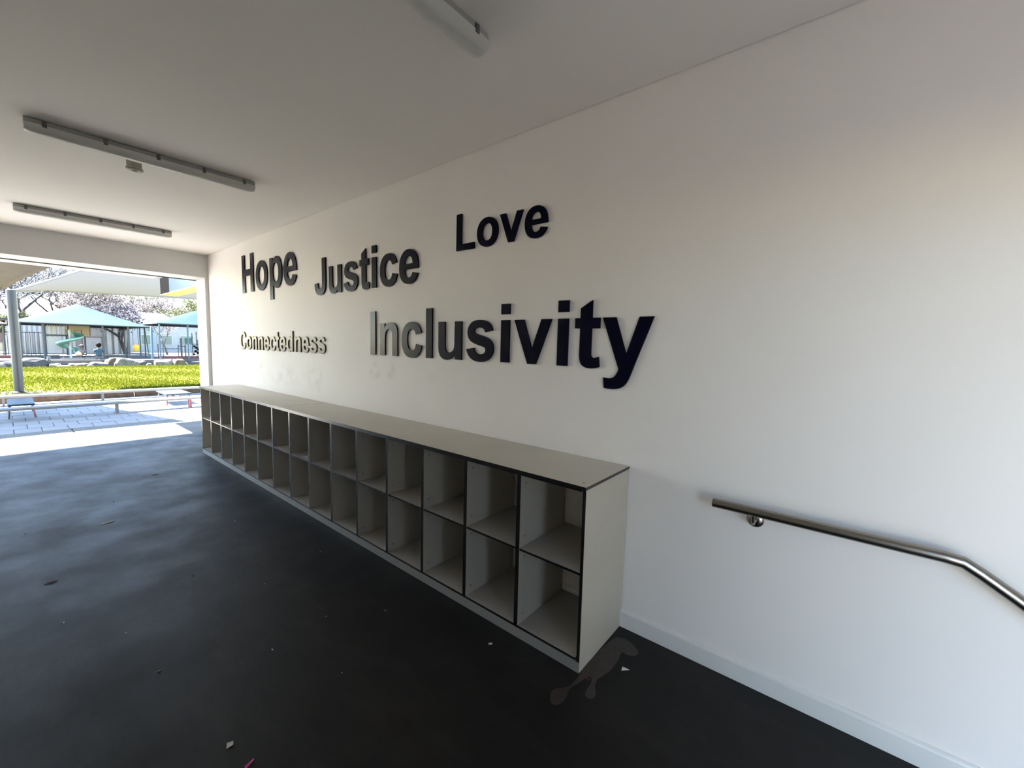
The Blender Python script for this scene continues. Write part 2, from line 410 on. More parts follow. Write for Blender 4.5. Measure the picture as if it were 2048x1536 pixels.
# ------------------------------------------------------------------ wall lettering (bold grotesque outlines, 2048 units per em)
G = {
 'H': (1479, ["150,0 150,1466 446,1466 446,889 1026,889 1026,1466 1322,1466 1322,0 1026,0 1026,641 446,641 446,0"]),
 'L': (1251, ["157,0 157,1454 453,1454 453,247 1189,247 1189,0"]),
 'I': (569, ["140,0 140,1466 436,1466 436,0"]),
 'l': (569, ["147,0 147,1466 428,1466 428,0"]),
 'i': (569, ["147,1206 147,1466 428,1466 428,1206", "147,0 147,1062 428,1062 428,0"]),
 'J': (1139, ["713,1466 1009,1466 1009,538 q1009,356 977,258 q934,130 821,52.5 q708,-25 523,-25 q306,-25 189,96.5 q72,218 71,453 351,485 q356,359 388,307 q436,228 534,228 q633,228 674,284.5 q713,341 713,519"]),
 'v': (1139, ["440,0 12,1062 307,1062 507,520 565,339 623,520 825,1062 1114,1062 692,0"]),
 't': (682, ["634,1062 634,838 442,838 442,410 q442,280 447.5,258.5 q453,237 472.5,223 q492,209 520,209 q559,209 633,236 657,18 q559,-24 435,-24 q359,-24 298,1.5 q237,27 208.5,67.5 q180,108 169,177 q160,226 160,375 160,838 31,838 31,1062 160,1062 160,1273 442,1437 442,1062"]),
 'y': (1139, ["14,1062 313,1062 567,308 815,1062 1106,1062 731,40 664,-145 q627,-238 593.5,-287 q560,-336 516.5,-366.5 q473,-397 409.5,-414 q346,-431 266,-431 q185,-431 107,-414 82,-194 q148,-207 201,-207 q299,-207 346,-149.5 q393,-92 418,-3"]),
 'o': (1251, ["82,546 q82,686 151,817 q220,948 346.5,1017 q473,1086 629,1086 q870,1086 1024,929.5 q1178,773 1178,534 q1178,293 1022.5,134.5 q867,-24 631,-24 q485,-24 352.5,42 q220,108 151,235.5 q82,363 82,546",
              "370,531 q370,373 445,289 q520,205 630,205 q740,205 814.5,289 q889,373 889,533 q889,689 814.5,773 q740,857 630,857 q520,857 445,773 q370,689 370,531"]),
 'c': (1139, ["1073,748 796,698 q782,781 732.5,823 q683,865 604,865 q499,865 436.5,792.5 q374,720 374,550 q374,361 437.5,283 q501,205 608,205 q688,205 739,250.5 q790,296 811,407 1087,360 q1044,170 922,73 q800,-24 595,-24 q362,-24 223.5,123 q85,270 85,530 q85,793 224,939.5 q363,1086 600,1086 q794,1086 908.5,1002.5 q1023,919 1073,748"]),
 'e': (1139, ["762,338 1042,291 q988,137 871.5,56.5 q755,-24 580,-24 q303,-24 170,157 q65,302 65,523 q65,787 203,936.5 q341,1086 552,1086 q789,1086 926,929.5 q1063,773 1057,450 353,450 q356,325 421,255.5 q486,186 583,186 q649,186 694,222 q739,258 762,338",
              "778,622 q775,744 715,807.5 q655,871 569,871 q477,871 417,804 q357,737 358,622"]),
 'p': (1251, ["139,1062 401,1062 401,906 q452,986 539,1036 q626,1086 732,1086 q917,1086 1046,941 q1175,796 1175,537 q1175,271 1045,123.5 q915,-24 730,-24 q642,-24 570.5,11 q499,46 420,131 420,-404 139,-404",
              "417,549 q417,370 488,284.5 q559,199 661,199 q759,199 824,277.5 q889,356 889,535 q889,702 822,783 q755,864 656,864 q553,864 485,784.5 q417,705 417,549"]),
 'd': (1251, ["1120,0 859,0 859,156 q794,65 705.5,20.5 q617,-24 527,-24 q344,-24 213.5,123.5 q83,271 83,535 q83,805 210,945.5 q337,1086 531,1086 q709,1086 839,938 839,1466 1120,1466",
              "370,554 q370,384 417,308 q485,198 607,198 q704,198 772,280.5 q840,363 840,527 q840,710 774,790.5 q708,871 605,871 q505,871 437.5,791.5 q370,712 370,554"]),
 'n': (1251, ["1114,0 833,0 833,542 q833,714 815,764.5 q797,815 756.5,843 q716,871 659,871 q586,871 528,831 q470,791 448.5,725 q427,659 427,481 427,0 146,0 146,1062 407,1062 407,906 q546,1086 757,1086 q850,1086 927,1052.5 q1004,1019 1043.5,967 q1083,915 1098.5,849 q1114,783 1114,660"]),
 'u': (1251, ["847,0 847,159 q789,74 694.5,25 q600,-24 495,-24 q388,-24 303,23 q218,70 180,155 q142,240 142,390 142,1062 423,1062 423,574 q423,350 438.5,299.5 q454,249 495,219.5 q536,190 599,190 q671,190 728,229.5 q785,269 806,327.5 q827,386 827,614 827,1062 1108,1062 1108,0"]),
 's': (1139, ["48,303 330,346 q348,264 403,221.5 q458,179 557,179 q666,179 721,219 q758,247 758,294 q758,326 738,347 q717,367 644,384 q304,459 213,521 q87,607 87,760 q87,898 196,992 q305,1086 534,1086 q752,1086 858,1015 q964,944 1004,805 739,756 q722,818 674.5,851 q627,884 539,884 q428,884 380,853 q348,831 348,796 q348,766 376,745 q414,717 638.5,666 q863,615 952,541 q1040,466 1040,332 q1040,186 918,81 q796,-24 557,-24 q340,-24 213.5,64 q87,152 48,303"]),
 'C': (1479, ["1087,539 1374,448 q1308,208 1154.5,91.5 q1001,-25 765,-25 q473,-25 285,174.5 q97,374 97,720 q97,1086 286,1288.5 q475,1491 783,1491 q1052,1491 1220,1332 q1320,1238 1370,1062 1077,992 q1051,1106 968.5,1172 q886,1238 768,1238 q605,1238 503.5,1121 q402,1004 402,742 q402,464 502,346 q602,228 762,228 q880,228 965,303 q1050,378 1087,539"]),
}
def outline(s):
    pts = []; ctrl = None
    for tok in s.split():
        if tok[0] == 'q': ctrl = tuple(float(t) for t in tok[1:].split(',')); continue
        p = tuple(float(t) for t in tok.split(','))
        if ctrl:
            a = pts[-1]
            for i in range(1, 7):
                t = i / 6
                pts.append(((1 - t) ** 2 * a[0] + 2 * t * (1 - t) * ctrl[0] + t * t * p[0], (1 - t) ** 2 * a[1] + 2 * t * (1 - t) * ctrl[1] + t * t * p[1]))
            ctrl = None
        else: pts.append(p)
    if abs(pts[0][0] - pts[-1][0]) < 1e-6 and abs(pts[0][1] - pts[-1][1]) < 1e-6: pts.pop()
    return pts
GM = {}
def glyph_mesh(ch, s, thick):
    key = (ch, s)
    if key in GM: return GM[key]
    cu_ = bpy.data.curves.new('tmp', 'CURVE'); cu_.dimensions = '2D'; cu_.fill_mode = 'BOTH'; cu_.extrude = thick / 2
    for c in G[ch][1]:
        pts = outline(c); sp_ = cu_.splines.new('POLY'); sp_.points.add(len(pts) - 1)
        for q_, (x, y) in zip(sp_.points, pts): q_.co = (x * s, y * s, 0, 1)
        sp_.use_cyclic_u = True
    ob = bpy.data.objects.new('tmp', cu_); COL.objects.link(ob)
    dg = bpy.context.evaluated_depsgraph_get(); dg.update()
    me = bpy.data.meshes.new_from_object(ob.evaluated_get(dg))
    bpy.data.objects.remove(ob); bpy.data.curves.remove(cu_)
    for v in me.vertices:                      # glyph x runs towards -y, glyph y up, thickness along -x
        x, y, z = v.co; v.co = (-z, -x, y)
    bm = bmesh.new(); bm.from_mesh(me); bmesh.ops.remove_doubles(bm, verts=bm.verts, dist=1e-6)
    bmesh.ops.recalc_face_normals(bm, faces=bm.faces); bm.to_mesh(me); bm.free()
    me.name = 'letter'; me.materials.clear(); me.materials.append(MATS['navy_acrylic']); GM[key] = me
    return me
def word(text, y0, z0, s, tilt, label):
    t = thing('wall_word', (-.002, y0, z0), label, 'wall lettering', 'navy words on the wall')
    t.rotation_euler.x = -tilt
    thick = .012; x = 0
    for ch in text:
        o = bpy.data.objects.new('letter', glyph_mesh(ch, s, thick)); COL.objects.link(o)
        o.parent = t; o.location = (-thick / 2, -x * s, 0); o['label'] = 'navy letter ' + ch
        x += G[ch][0]
    return t
word('Hope', 5.6881, 2.1974, .00033976, .0013, 'raised navy word Hope on the white wall, nearest the ceiling corner')
word('Justice', 3.5701, 2.0459, .00025127, .0014, 'raised navy word Justice between Hope and Love on white wall')
word('Love', 1.4064, 2.2327, .00017566, -.0044, 'small raised navy word Love, highest right on the white wall')
word('Inclusivity', 2.5369, 1.4505, .00026424, -.0021, 'large raised navy word Inclusivity above the near shelving')
word('Connectedness', 5.8118, 1.4325, .00016271, .0008, 'small raised navy word Connectedness above the far end of the shelving')

# ------------------------------------------------------------------ ceiling lights
def make_light():
    t = thing('batten_light', (-1.345, 3.155, H), '', 'ceiling light', 'batten lights across the ceiling')
    Lh = .635
    def shell(prof, name, mt, xa, xb, endr):
        # profile (y,z) swept along x with rounded-in ends
        st = [(-xb, .80), (-xb + endr * .3, .93), (-xb + endr, 1.0), (xb - endr, 1.0), (xb - endr * .3, .93), (xb, .80)]
        n = len(prof); vs = []; fs = []
        for x, k in st:
            vs += [(x, y * k, z if z > -.03 else -.03 + (z + .03) * k) for y, z in prof]
        for i in range(len(st) - 1):
            for j in range(n):
                j2 = (j + 1) % n; fs.append((i * n + j, i * n + j2, (i + 1) * n + j2, (i + 1) * n + j))
        fs.append(tuple(range(n))); fs.append(tuple((len(st) - 1) * n + j for j in range(n)))
        return MB().add(vs, fs).build(name, mt, t, smooth=True)
    shell([(-.052, -.034), (-.050, -.006), (-.040, -.002), (.040, -.002), (.050, -.006), (.052, -.034)], 'housing', 'batten_grey', 0, Lh, .05)
    a = [(-.056, -.034), (-.055, -.046), (-.047, -.066), (-.030, -.078), (0, -.081), (.030, -.078), (.047, -.066), (.055, -.046), (.056, -.034)]
    shell(a, 'diffuser', 'batten_diffuser', 0, Lh, .05)
    c0 = None
    for sx in (-.55, -.275, 0, .275, .55):
        for sy in (-1, 1):
            cm = MB().box((-.011, -.004, -.018), (.011, .004, .018)).box((-.007, -.007, -.006), (.007, .007, .012))
            if c0 is None: c0 = cm.build('clip', 'clip_grey', t, bevel=.0015); c0.location = (sx, sy * .0555, -.028)
            else: dup(c0, t, (sx, sy * .0555, -.028))
    MB().box((-.50, -.025, -.004), (.50, .025, 0)).build('mounting_strip', 'clip_grey', t)
    return t
l1 = make_light(); l1['label'] = 'middle batten light with grey clips, white sensor beside it on the ceiling'
l2 = copy_tree(l1); l2.location = (-1.36, 5.83, H); l2['label'] = 'farthest batten light on the ceiling, nearest the playground opening'
l3 = copy_tree(l1); l3.location = (-1.37, .455, H); l3['label'] = 'nearest batten light, cut off by the top edge of the picture'
t = thing('motion_sensor', (-1.43, 3.42, H), 'small round cream sensor hanging from ceiling behind the middle batten light', 'sensor')
MB().lathe([(.045, 0), (.045, -.052), (.043, -.055)], 24).build('neck', 'sensor_cream', t, smooth=True)
MB().lathe([(.049, -.054), (.052, -.057), (.052, -.066), (.046, -.072), (.020, -.075)], 24).build('sensor_face', 'sensor_cream', t, smooth=True)
MB().lathe([(.018, -.074), (.016, -.079), (.008, -.082)], 16).build('lens', 'batten_grey', t, smooth=True)

# ------------------------------------------------------------------ handrail
t = thing('handrail', (-.08, -.9, .85), 'brushed stainless steel handrail bending down on the right wall', 'handrail')
hz = .855 - .85
q = [(0, .445, hz), (0, -.30, hz), (0, -.348, hz - .004), (0, -.39, hz - .028), (0, -1.55, hz - .79)]
MB().tube(q, .021, 20).build('rail_tube', 'stainless', t, smooth=True)
MB().lathe([(.0215, 0), (.0215, .003), (.018, .006)], 20, axis='y', origin=(0, .445, hz)).build('end_cap', 'stainless', t, smooth=True)
def bracket(y, z):
    MB().lathe([(.034, 0), (.034, -.006), (.028, -.012), (.012, -.016)], 24, axis='x', origin=(.08, y, z)).build('wall_rose', 'stainless', t, smooth=True)
    MB().tube([(.07, y, z), (.02, y, z), (.004, y, z + .012), (0, y, z + .05)], .0075, 12).build('bracket_arm', 'stainless', t, smooth=True)
bracket(.285, -.055); bracket(-1.1, -.55)

# ------------------------------------------------------------------ floor stain and litter
sp_poly = [(-0.4194, 0.004), (-0.133, -0.0129), (-0.0944, -0.0514), (-0.0985, -0.0976), (-0.1163, -0.1322), (-0.1385, -0.1651), (-0.1798, -0.164), (-0.203, -0.1272), (-0.1904, -0.1003), (-0.2197, -0.0977), (-0.2638, -0.1075), (-0.3273, -0.1115), (-0.3744, -0.1037), (-0.4147, -0.0933), (-0.4375, -0.0847), (-0.4708, -0.0896), (-0.4924, -0.0985), (-0.5173, -0.1191), (-0.5556, -0.1225), (-0.5681, -0.1001), (-0.5521, -0.0788), (-0.5131, -0.0746), (-0.4893, -0.0768), (-0.4437, -0.0598), (-0.4605, -0.0404), (-0.5042, -0.0338), (-0.5448, -0.0211), (-0.5815, -0.0122), (-0.6178, -0.0268), (-0.6611, -0.0312), (-0.694, -0.012), (-0.6934, 0.0139), (-0.6431, 0.0427), (-0.6179, 0.0382), (-0.578, 0.0004), (-0.5411, -0.0085), (-0.4931, -0.0117)]
def smooth_poly(p, it=2):
    for _ in range(it):
        r = []
        for i in range(len(p)):
            a, b_ = p[i], p[(i + 1) % len(p)]
            r += [(a[0] * .75 + b_[0] * .25, a[1] * .75 + b_[1] * .25), (a[0] * .25 + b_[0] * .75, a[1] * .25 + b_[1] * .75)]
        p = r
    return p
def flat_patch(name, poly, z, mt, parent=None):
    m = MB(); n = len(poly); m.prism(poly, .0002, z)
    return m.build(name, mt, parent)
sp_ = flat_patch('dried_spill', smooth_poly(sp_poly, 2), .0012, 'dried_spill')
tag(sp_, 'dried brown spill stain on dark floor at the near end of shelving', 'stain')
MB().prism([(-.478, -.02), (-.468, -.028), (-.462, -.06), (-.474, -.058)], .0012, .0016).build('red_streak', 'red_drip', sp_)
def scrap(name, pts, loc, mt, label, cat='litter', lift=.004, group=None):
    m = MB(); n = len(pts); k = len(pts)
    top = [(x, y, .001 + lift * ((i % 2) + .15)) for i, (x, y) in enumerate(pts)]
    bot = [(x, y, 0.0003 + lift * ((i % 2)) * .8) for i, (x, y) in enumerate(pts)]
    m.add(bot + top, [tuple(reversed(range(n))), tuple(range(n, 2 * n))] + [(i, (i + 1) % n, n + (i + 1) % n, n + i) for i in range(n)])
    o = m.build(name, mt); o.location = loc
    return tag(o, label, cat, group)
scrap('paper_scrap', [(-.016, .012), (.006, .016), (.014, -.018)], (-.30, -.16, 0), 'paper_white', 'white triangular paper scrap beside the brown spill stain')
scrap('paper_scrap', [(-.012, .004), (-.004, .010), (.012, .002), (.002, -.012)], (-.60, .45, 0), 'paper_white', 'small white paper scrap on floor in front of near cubby')
scrap('paper_scrap', [(-.014, -.008), (-.006, .012), (.014, .008), (.008, -.012)], (-1.66, .84, 0), 'paper_white', 'white paper chip on dark floor near the bottom edge')
scrap('plastic_scrap', [(-.02, -.012), (-.014, .002), (.02, .014), (.016, .004)], (-1.64, .70, 0), 'plastic_pink', 'pink plastic sliver on the floor at the bottom edge')
scrap('paper_scrap', [(-.05, -.008), (-.03, .008), (.05, .010), (.03, -.006)], (-1.66, 3.82, 0), 'paper_white', 'white paper strip lying alone in the middle of the dark floor')
scrap('dry_leaf', [(-.03, -.006), (0, .01), (.03, .006), (.008, -.010)], (-2.02, 2.9, 0), 'leaf_brown', 'brown dry leaf on the dark floor at left')
scrap('dry_leaf', [(-.03, -.008), (0, .012), (.035, .004), (.004, -.012)], (-1.12, 5.15, 0), 'leaf_brown', 'brown dry leaf on dark floor near the far cubbies')
scrap('paper_scrap', [(-.02, -.012), (-.012, .014), (.02, .012), (.016, -.01)], (-.30, 8.25 * P, zsh + TH / 2), 'paper_white', 'crumpled white paper on a middle shelf of the far cubbies')
scrap('paper_scrap', [(-.03, -.03), (-.02, .03), (.03, .02), (.02, -.03)], (-.40, 7.4 * P, zsh + TH / 2), 'paper_white', 'white paper corner on a shelf in the middle of the cubbies')
scrap('dark_scrap', [(-.05, -.06), (-.03, .06), (.05, .05), (.03, -.06)], (-.36, 13.3 * P, zk + TH), 'cap_dark', 'dark scrap in a bottom cubby near the far end', lift=.03)
rg = random.Random(3)
for k, (x, y) in enumerate([(-2.0, 2.3), (-1.8, 1.95), (-1.42, 2.35), (-1.15, 1.9), (-1.35, 1.25), (-1.05, 1.3), (-.8, 1.1), (-1.75, 1.5), (-1.2, .85), (-.95, 3.1), (-1.55, 4.4), (-1.9, 3.3), (-.72, 2.05), (-2.1, 4.0)]):
    a = rg.uniform(0, 3); r = rg.uniform(.004, .008)
    pts = [(r * math.cos(a + i * 1.7 + rg.random() * .5), r * math.sin(a + i * 1.7 + rg.random() * .5)) for i in range(3)]
    scrap('litter_speck', pts, (x, y, 0), 'paper_white', 'tiny pale speck of litter on the dark floor', group='specks on the dark floor')

# ------------------------------------------------------------------ outside: ground
gr = struct(MB().box((-30, 7.5, -.4), (30, 13.9, -.03)).build('ground', 'ground_grit'))
MB().box((-30, 7.5, -.03), (30, 9.19, -.02)).build('slab_bed', 'ground_grit', gr)
for (x0, x1) in ((-9, -4.49), (-4.48, -1.487), (-1.475, 1.52), (1.53, 8)):
    MB().box((x0, 7.5, -.02), (x1, 9.185, .0)).build('concrete_slab', 'concrete_slab', gr, bevel=.004)
p0 = None; pw, pd = .30, .45
for r in range(9):
    for c in range(24):
        x = -3.6 + c * pw + (.15 if r % 2 else 0); y = 9.195 + r * pd
        if p0 is None:
            p0 = MB().box((.003, .003, -.03), (pw - .003, pd - .003, 0)).build('paver', 'paver', gr, bevel=.003); p0.location = (x, y, 0)
        else: dup(p0, gr, (x, y, rg.uniform(-.002, .001)))
MB().box((-30, 9.2, -.03), (-3.65, 13.9, -.002)).box((3.8, 9.2, -.03), (30, 13.9, -.002)).box((-3.65, 13.25, -.03), (3.8, 13.9, -.002)).build('pavement_border', 'paver', gr)
# lawn, slightly domed
def lawn():
    m = MB(); nx, ny = 60, 40; vs = []; fs = []
    for j in range(ny + 1):
        for i in range(nx + 1):
            x = -25 + 50 * i / nx; y = 13.86 + (28.6 - 13.86) * j / ny
            z = .10 + .10 * math.sin(j / ny * math.pi) * .4 + .012 * math.sin(x * 1.3 + y) - (.10 * max(0, (j / ny - .85) / .15))
            vs.append((x, y, z))
    for j in range(ny):
        for i in range(nx):
            a = j * (nx + 1) + i; fs.append((a, a + 1, a + nx + 2, a + nx + 1))
    return m.add(vs, fs).build('lawn', 'grass_base', smooth=True)
tag(lawn(), kind='structure')
m = MB(); rb = random.Random(5); vs = []; fs = []
for k in range(70000):
    y = 13.95 + 14 * rb.random() ** 1.25
    x = -3.2 + rb.random() * (4.8 + (y - 13) * .45) if k < 28000 else rb.gauss(.5 + (y - 13) * .15, 6.5)
    if abs(x) > 24: continue
    h = rb.uniform(.03, .075); a = rb.uniform(0, 3.14); w = rb.uniform(.012, .022); dx, dy = math.cos(a) * w, math.sin(a) * w
    z = .10 + .04 * math.sin((y - 13.86) / 14.74 * math.pi) - .01
    lx, ly = rb.uniform(-.03, .03), rb.uniform(-.03, .03)
    i = len(vs); vs += [(x - dx, y - dy, z), (x + dx, y + dy, z), (x + lx, y + ly, z + h)]; fs.append((i, i + 1, i + 2))
m.add(vs, fs)
tag(m.build('grass', 'grass_blade'), 'sunlit short green lawn grass between benches and rocks', 'grass', kind='stuff')
# bare soil round the post
b = MB(); pts = smooth_poly([(-2.5, 14.0), (-1.2, 14.0), (-.9, 14.5), (-1.3, 15.2), (-1.8, 15.6), (-2.6, 15.3)], 2)
b.prism(pts, .06, .128); struct(b.build('soil_patch', 'soil'))
# timber sleepers holding the lawn edge
st0 = None
ret = thing('timber_edging', (0, 13.8, 0), 'low brown timber sleepers holding back the lawn edge', 'edging')
for k in range(8):
    if st0 is None:
        st0 = MB().box((-1.19, -.05, 0), (1.19, .05, .125)).build('sleeper', 'sleeper', ret, bevel=.006); st0.location = (-9.6 + 1.2, 0, 0)
    else: dup(st0, ret, (-9.6 + 1.2 + 2.4 * k, rg.uniform(-.008, .008), rg.uniform(-.004, .004)))

# benches and low tables on the paving
def long_bench(y, z, x0, x1, legs, label):
    t = thing('long_bench', ((x0 + x1) / 2, y, 0), label, 'bench', 'long low benches on the paving')
    cx = (x0 + x1) / 2
    for dy in (-.075, .075):
        MB().box((x0 - cx, dy - .068, z - .045), (x1 - cx, dy + .068, z)).build('seat_plank', 'bench_white', t, bevel=.006)
    for lx in legs:
        for dy in (-.07, .07):
            MB().box((lx - cx - .018, dy - .018, 0), (lx - cx + .018, dy + .018, z - .045)).build('leg', 'leg_red' if lx > .3 else 'bench_white', t)
    return t
long_bench(10.75, .235, -4.2, 2.6, (-3.6, -.72, .50, 2.2), 'near long low white bench across the paving in front of lawn')
long_bench(13.35, .22, -4.6, 3.4, (-3.5, -2.2, -.65, .72, 2.4), 'far long low white bench along the brown timber lawn edge')
def low_table(x, y, w, d, z, label, legs):
    t = thing('low_table', (x, y, 0), label, 'table', 'low blue tables between the benches')
    MB().box((-w / 2, -d / 2, z - .03), (w / 2, d / 2, z)).build('tabletop', 'bench_blue', t, bevel=.01)
    for (lx, ly, mt) in legs:
        MB().tube([(lx * 1.15, ly * 1.1, 0), (lx, ly, z - .03)], .013, 8).build('leg', mt, t)
low_table(-1.98, 11.55, .34, 1.15, .27, 'pale blue low table with red and black legs left, beside steel post', [(-.14, -.5, 'leg_black'), (.14, -.5, 'leg_red'), (-.14, .5, 'leg_black'), (.14, .5, 'leg_red')])
low_table(.42, 11.75, .50, .95, .27, 'pale blue low table with red legs right, near the shelving end', [(-.2, -.42, 'leg_red'), (.2, -.42, 'leg_red'), (-.2, .42, 'bench_white'), (.2, .42, 'leg_red')])

# ------------------------------------------------------------------ outside: entrance canopy, beam, sails, post
can = thing('entrance_canopy', (-2.4, 8.0, 2.6), 'cream canopy soffit over the opening with dark drip edge', 'canopy')
o_ = Vector(can.location)
c_ = MB().box((-9, 7.64, 2.588), (-.42, 8.6, 2.70)).build('soffit_panel', 'canopy_cream', can); c_.location = -o_
c_ = MB().box((-9, 7.62, 2.517), (NX, 7.64, 2.60)).build('drip_edge', 'canopy_edge', can); c_.location = -o_
c_ = MB().box((-9, 8.6, 2.592), (-.42, 8.63, 2.80)).build('fascia', 'canopy_cream', can); c_.location = -o_
c_ = MB().box((-1.6, 7.63, 2.86), (.69, 10.0, 2.93)).build('shadow_sheet', 'roof_grey', can); c_.location = -o_  # added sheet, hidden from the camera, casts the shadow on the paving
bm_ = thing('roof_beam', (.87, 10.8, 2.75), 'blue box beam with underside coloured by lawn light running out from the opening head', 'beam')
o_ = Vector(bm_.location)
for nm, mt, a, b2 in (('beam_side', 'fascia_blue', (.70, 7.64, 2.765), (1.05, 13.1, 3.2)), ('beam_soffit', 'soffit_lawn_light', (.695, 7.64, 2.75), (1.055, 14.05, 2.765)), ('end_box', 'end_box_shaded', (.698, 13.1, 2.765), (1.05, 14.05, 3.2))):
    c_ = MB().box(a, b2).build(nm, mt, bm_); c_.location = -o_
def sail(name, c4, mt, label, sag=.25, n=16, group='shade sails over the paving'):
    """four corners A,B,C,D in order; edges curve inward, surface is a saddle with thickness"""
    A, B, C, Dd = (Vector(p) for p in c4); cen = (A + B + C + Dd) / 4
    def edge(p, q_, t): return p.lerp(q_, t)
    def pt(u, v):
        p = A * (1 - u) * (1 - v) + B * u * (1 - v) + C * u * v + Dd * (1 - u) * v
        k = (4 * u * (1 - u)) * (1 - 4 * v * (1 - v)) + (4 * v * (1 - v)) * (1 - 4 * u * (1 - u))
        d = cen - p; d.z *= .3
        return p + d * k * sag * .35
    vs = []; fs = []
    for z in (0, .006):
        for j in range(n + 1):
            for i in range(n + 1):
                p = pt(i / n, j / n); vs.append((p.x, p.y, p.z + z))
    N = (n + 1) ** 2
    for j in range(n):
        for i in range(n):
            a = j * (n + 1) + i; q_ = (a, a + 1, a + n + 2, a + n + 1)
            fs.append(tuple(reversed(q_))); fs.append(tuple(x + N for x in q_))
    t = thing(name, tuple(A), label, 'shade sail', group)
    o = MB().add(vs, fs).build('fabric', mt, t, smooth=True); o.location = -A
    for k in range(4):
        e = []
        for i in range(n + 1):
            u = i / n
            uv = [(u, 0), (1, u), (1 - u, 1), (0, 1 - u)][k]; e.append(pt(*uv) + Vector((0, 0, .003)))
        h = MB().tube(e, .034, 6).build('hem', 'sail_hem' if mt != 'sail_brown' else 'sail_brown', t, smooth=True); h.location = -A
    return t
sail('shade_sail', ((-1.93, 14.83, 2.60), (1.55, 15.2, 4.70), (6.0, 16.6, 3.05), (-1.33, 16.5, 2.81)), 'sail_grey', 'pale grey shade sail tied to the tall steel post', sag=.10)
sail('shade_sail', ((-1.42, 10.1, 2.86), (-2.08, 13.6, 2.56), (-4.4, 13.4, 2.9), (-4.2, 10.2, 3.0)), 'sail_brown', 'brown shade sail edge hanging at upper left outside', sag=.10)
t = thing('steel_post', (-1.95, 14.83, 0), 'tall grey steel post at left holding the pale shade sail', 'post')
MB().lathe([(.085, 0), (.085, 2.62), (.06, 2.64)], 24).build('post_shaft', 'steel_post', t, smooth=True)
MB().lathe([(.12, .0), (.12, .16), (.09, .18)], 24).build('base_collar', 'steel_post', t, smooth=True)
MB().tube([(.0, 0, 2.58), (.07, .0, 2.62)], .012, 8).build('sail_hook', 'stainless', t)

# ------------------------------------------------------------------ playground terrace
ZT = .40
struct(MB().box((-30, 28.5, -.4), (40, 75, ZT)).build('terrace', 'terrace_sand'))
def rock(x, y, sx, sy, sz, mt, label, seed):
    bm = bmesh.new(); bmesh.ops.create_icosphere(bm, subdivisions=3, radius=1)
    r_ = random.Random(seed); ph = [r_.uniform(0, 6) for _ in range(6)]
    for v in bm.verts:
        c = v.co
        k = 1 + .16 * math.sin(3 * c.x + ph[0]) * math.cos(2.5 * c.y + ph[1]) + .10 * math.sin(5 * c.z + ph[2] + 3 * c.x) + .06 * math.sin(9 * c.y + ph[3]) * math.sin(8 * c.x + ph[4])
        p = c * k
        p = Vector(tuple(math.copysign(abs(t) ** .62, t) for t in p))
        v.co = Vector((p.x * sx, p.y * sy, max(-.25, p.z) * sz))
    me = bpy.data.meshes.new('boulder'); bm.to_mesh(me); bm.free(); me.materials.append(MATS[mt])
    o = bpy.data.objects.new('boulder', me); COL.objects.link(o); o.location = (x, y, 0.0)
    return tag(o, label, 'boulder', 'boulders edging the playground')
zs = 1.0
for k, (x, y, sx, sy, sz, mt, lb) in enumerate([
    (-2.6, 28.2, .55, .3, .30, 'rock_pale', 'boulder at the far left edge behind the steel post'),
    (-1.98, 28.25, .30, .28, .30, 'rock_dark', 'dark boulder just left behind the steel post base'),
    (-1.27, 28.35, .38, .3, .42, 'rock_dark', 'long dark shaded boulder right of the steel post'),
    (-.62, 28.2, .20, .25, .20, 'rock_pale', 'small pale boulder in front of the pale bin'),
    (-.36, 28.1, .22, .2, .14, 'rock_dark', 'low dark boulder below the picnic bench left end'),
    (.15, 28.25, .34, .25, .22, 'rock_brown', 'brown boulder below the middle of the picnic bench'),
    (.80, 28.15, .38, .28, .22, 'rock_dark', 'mossy dark boulder below the seated child'),
    (1.32, 28.3, .24, .25, .40, 'rock_brown', 'brown boulder left of the large pale boulder'),
    (1.85, 28.1, .44, .3, .38, 'rock_pale', 'largest pale boulder, below the forked tree'),
    (2.42, 28.35, .25, .25, .30, 'rock_dark', 'dark boulder left of the blue post base'),
    (2.72, 28.05, .12, .15, .17, 'rock_pale', 'small white boulder lying near the blue post'),
    (3.36, 28.15, .36, .28, .33, 'rock_pale', 'squared pale boulder right of the blue post'),
    (3.97, 28.15, .27, .28, .35, 'rock_brown', 'squared brown boulder right of the pale one'),
    (4.70, 28.2, .48, .28, .24, 'rock_dark', 'long low dark boulder beside the opening jamb')]):
    rock(x, y, sx * 1.1, sy, sz * 1.3, mt, lb, 40 + k)

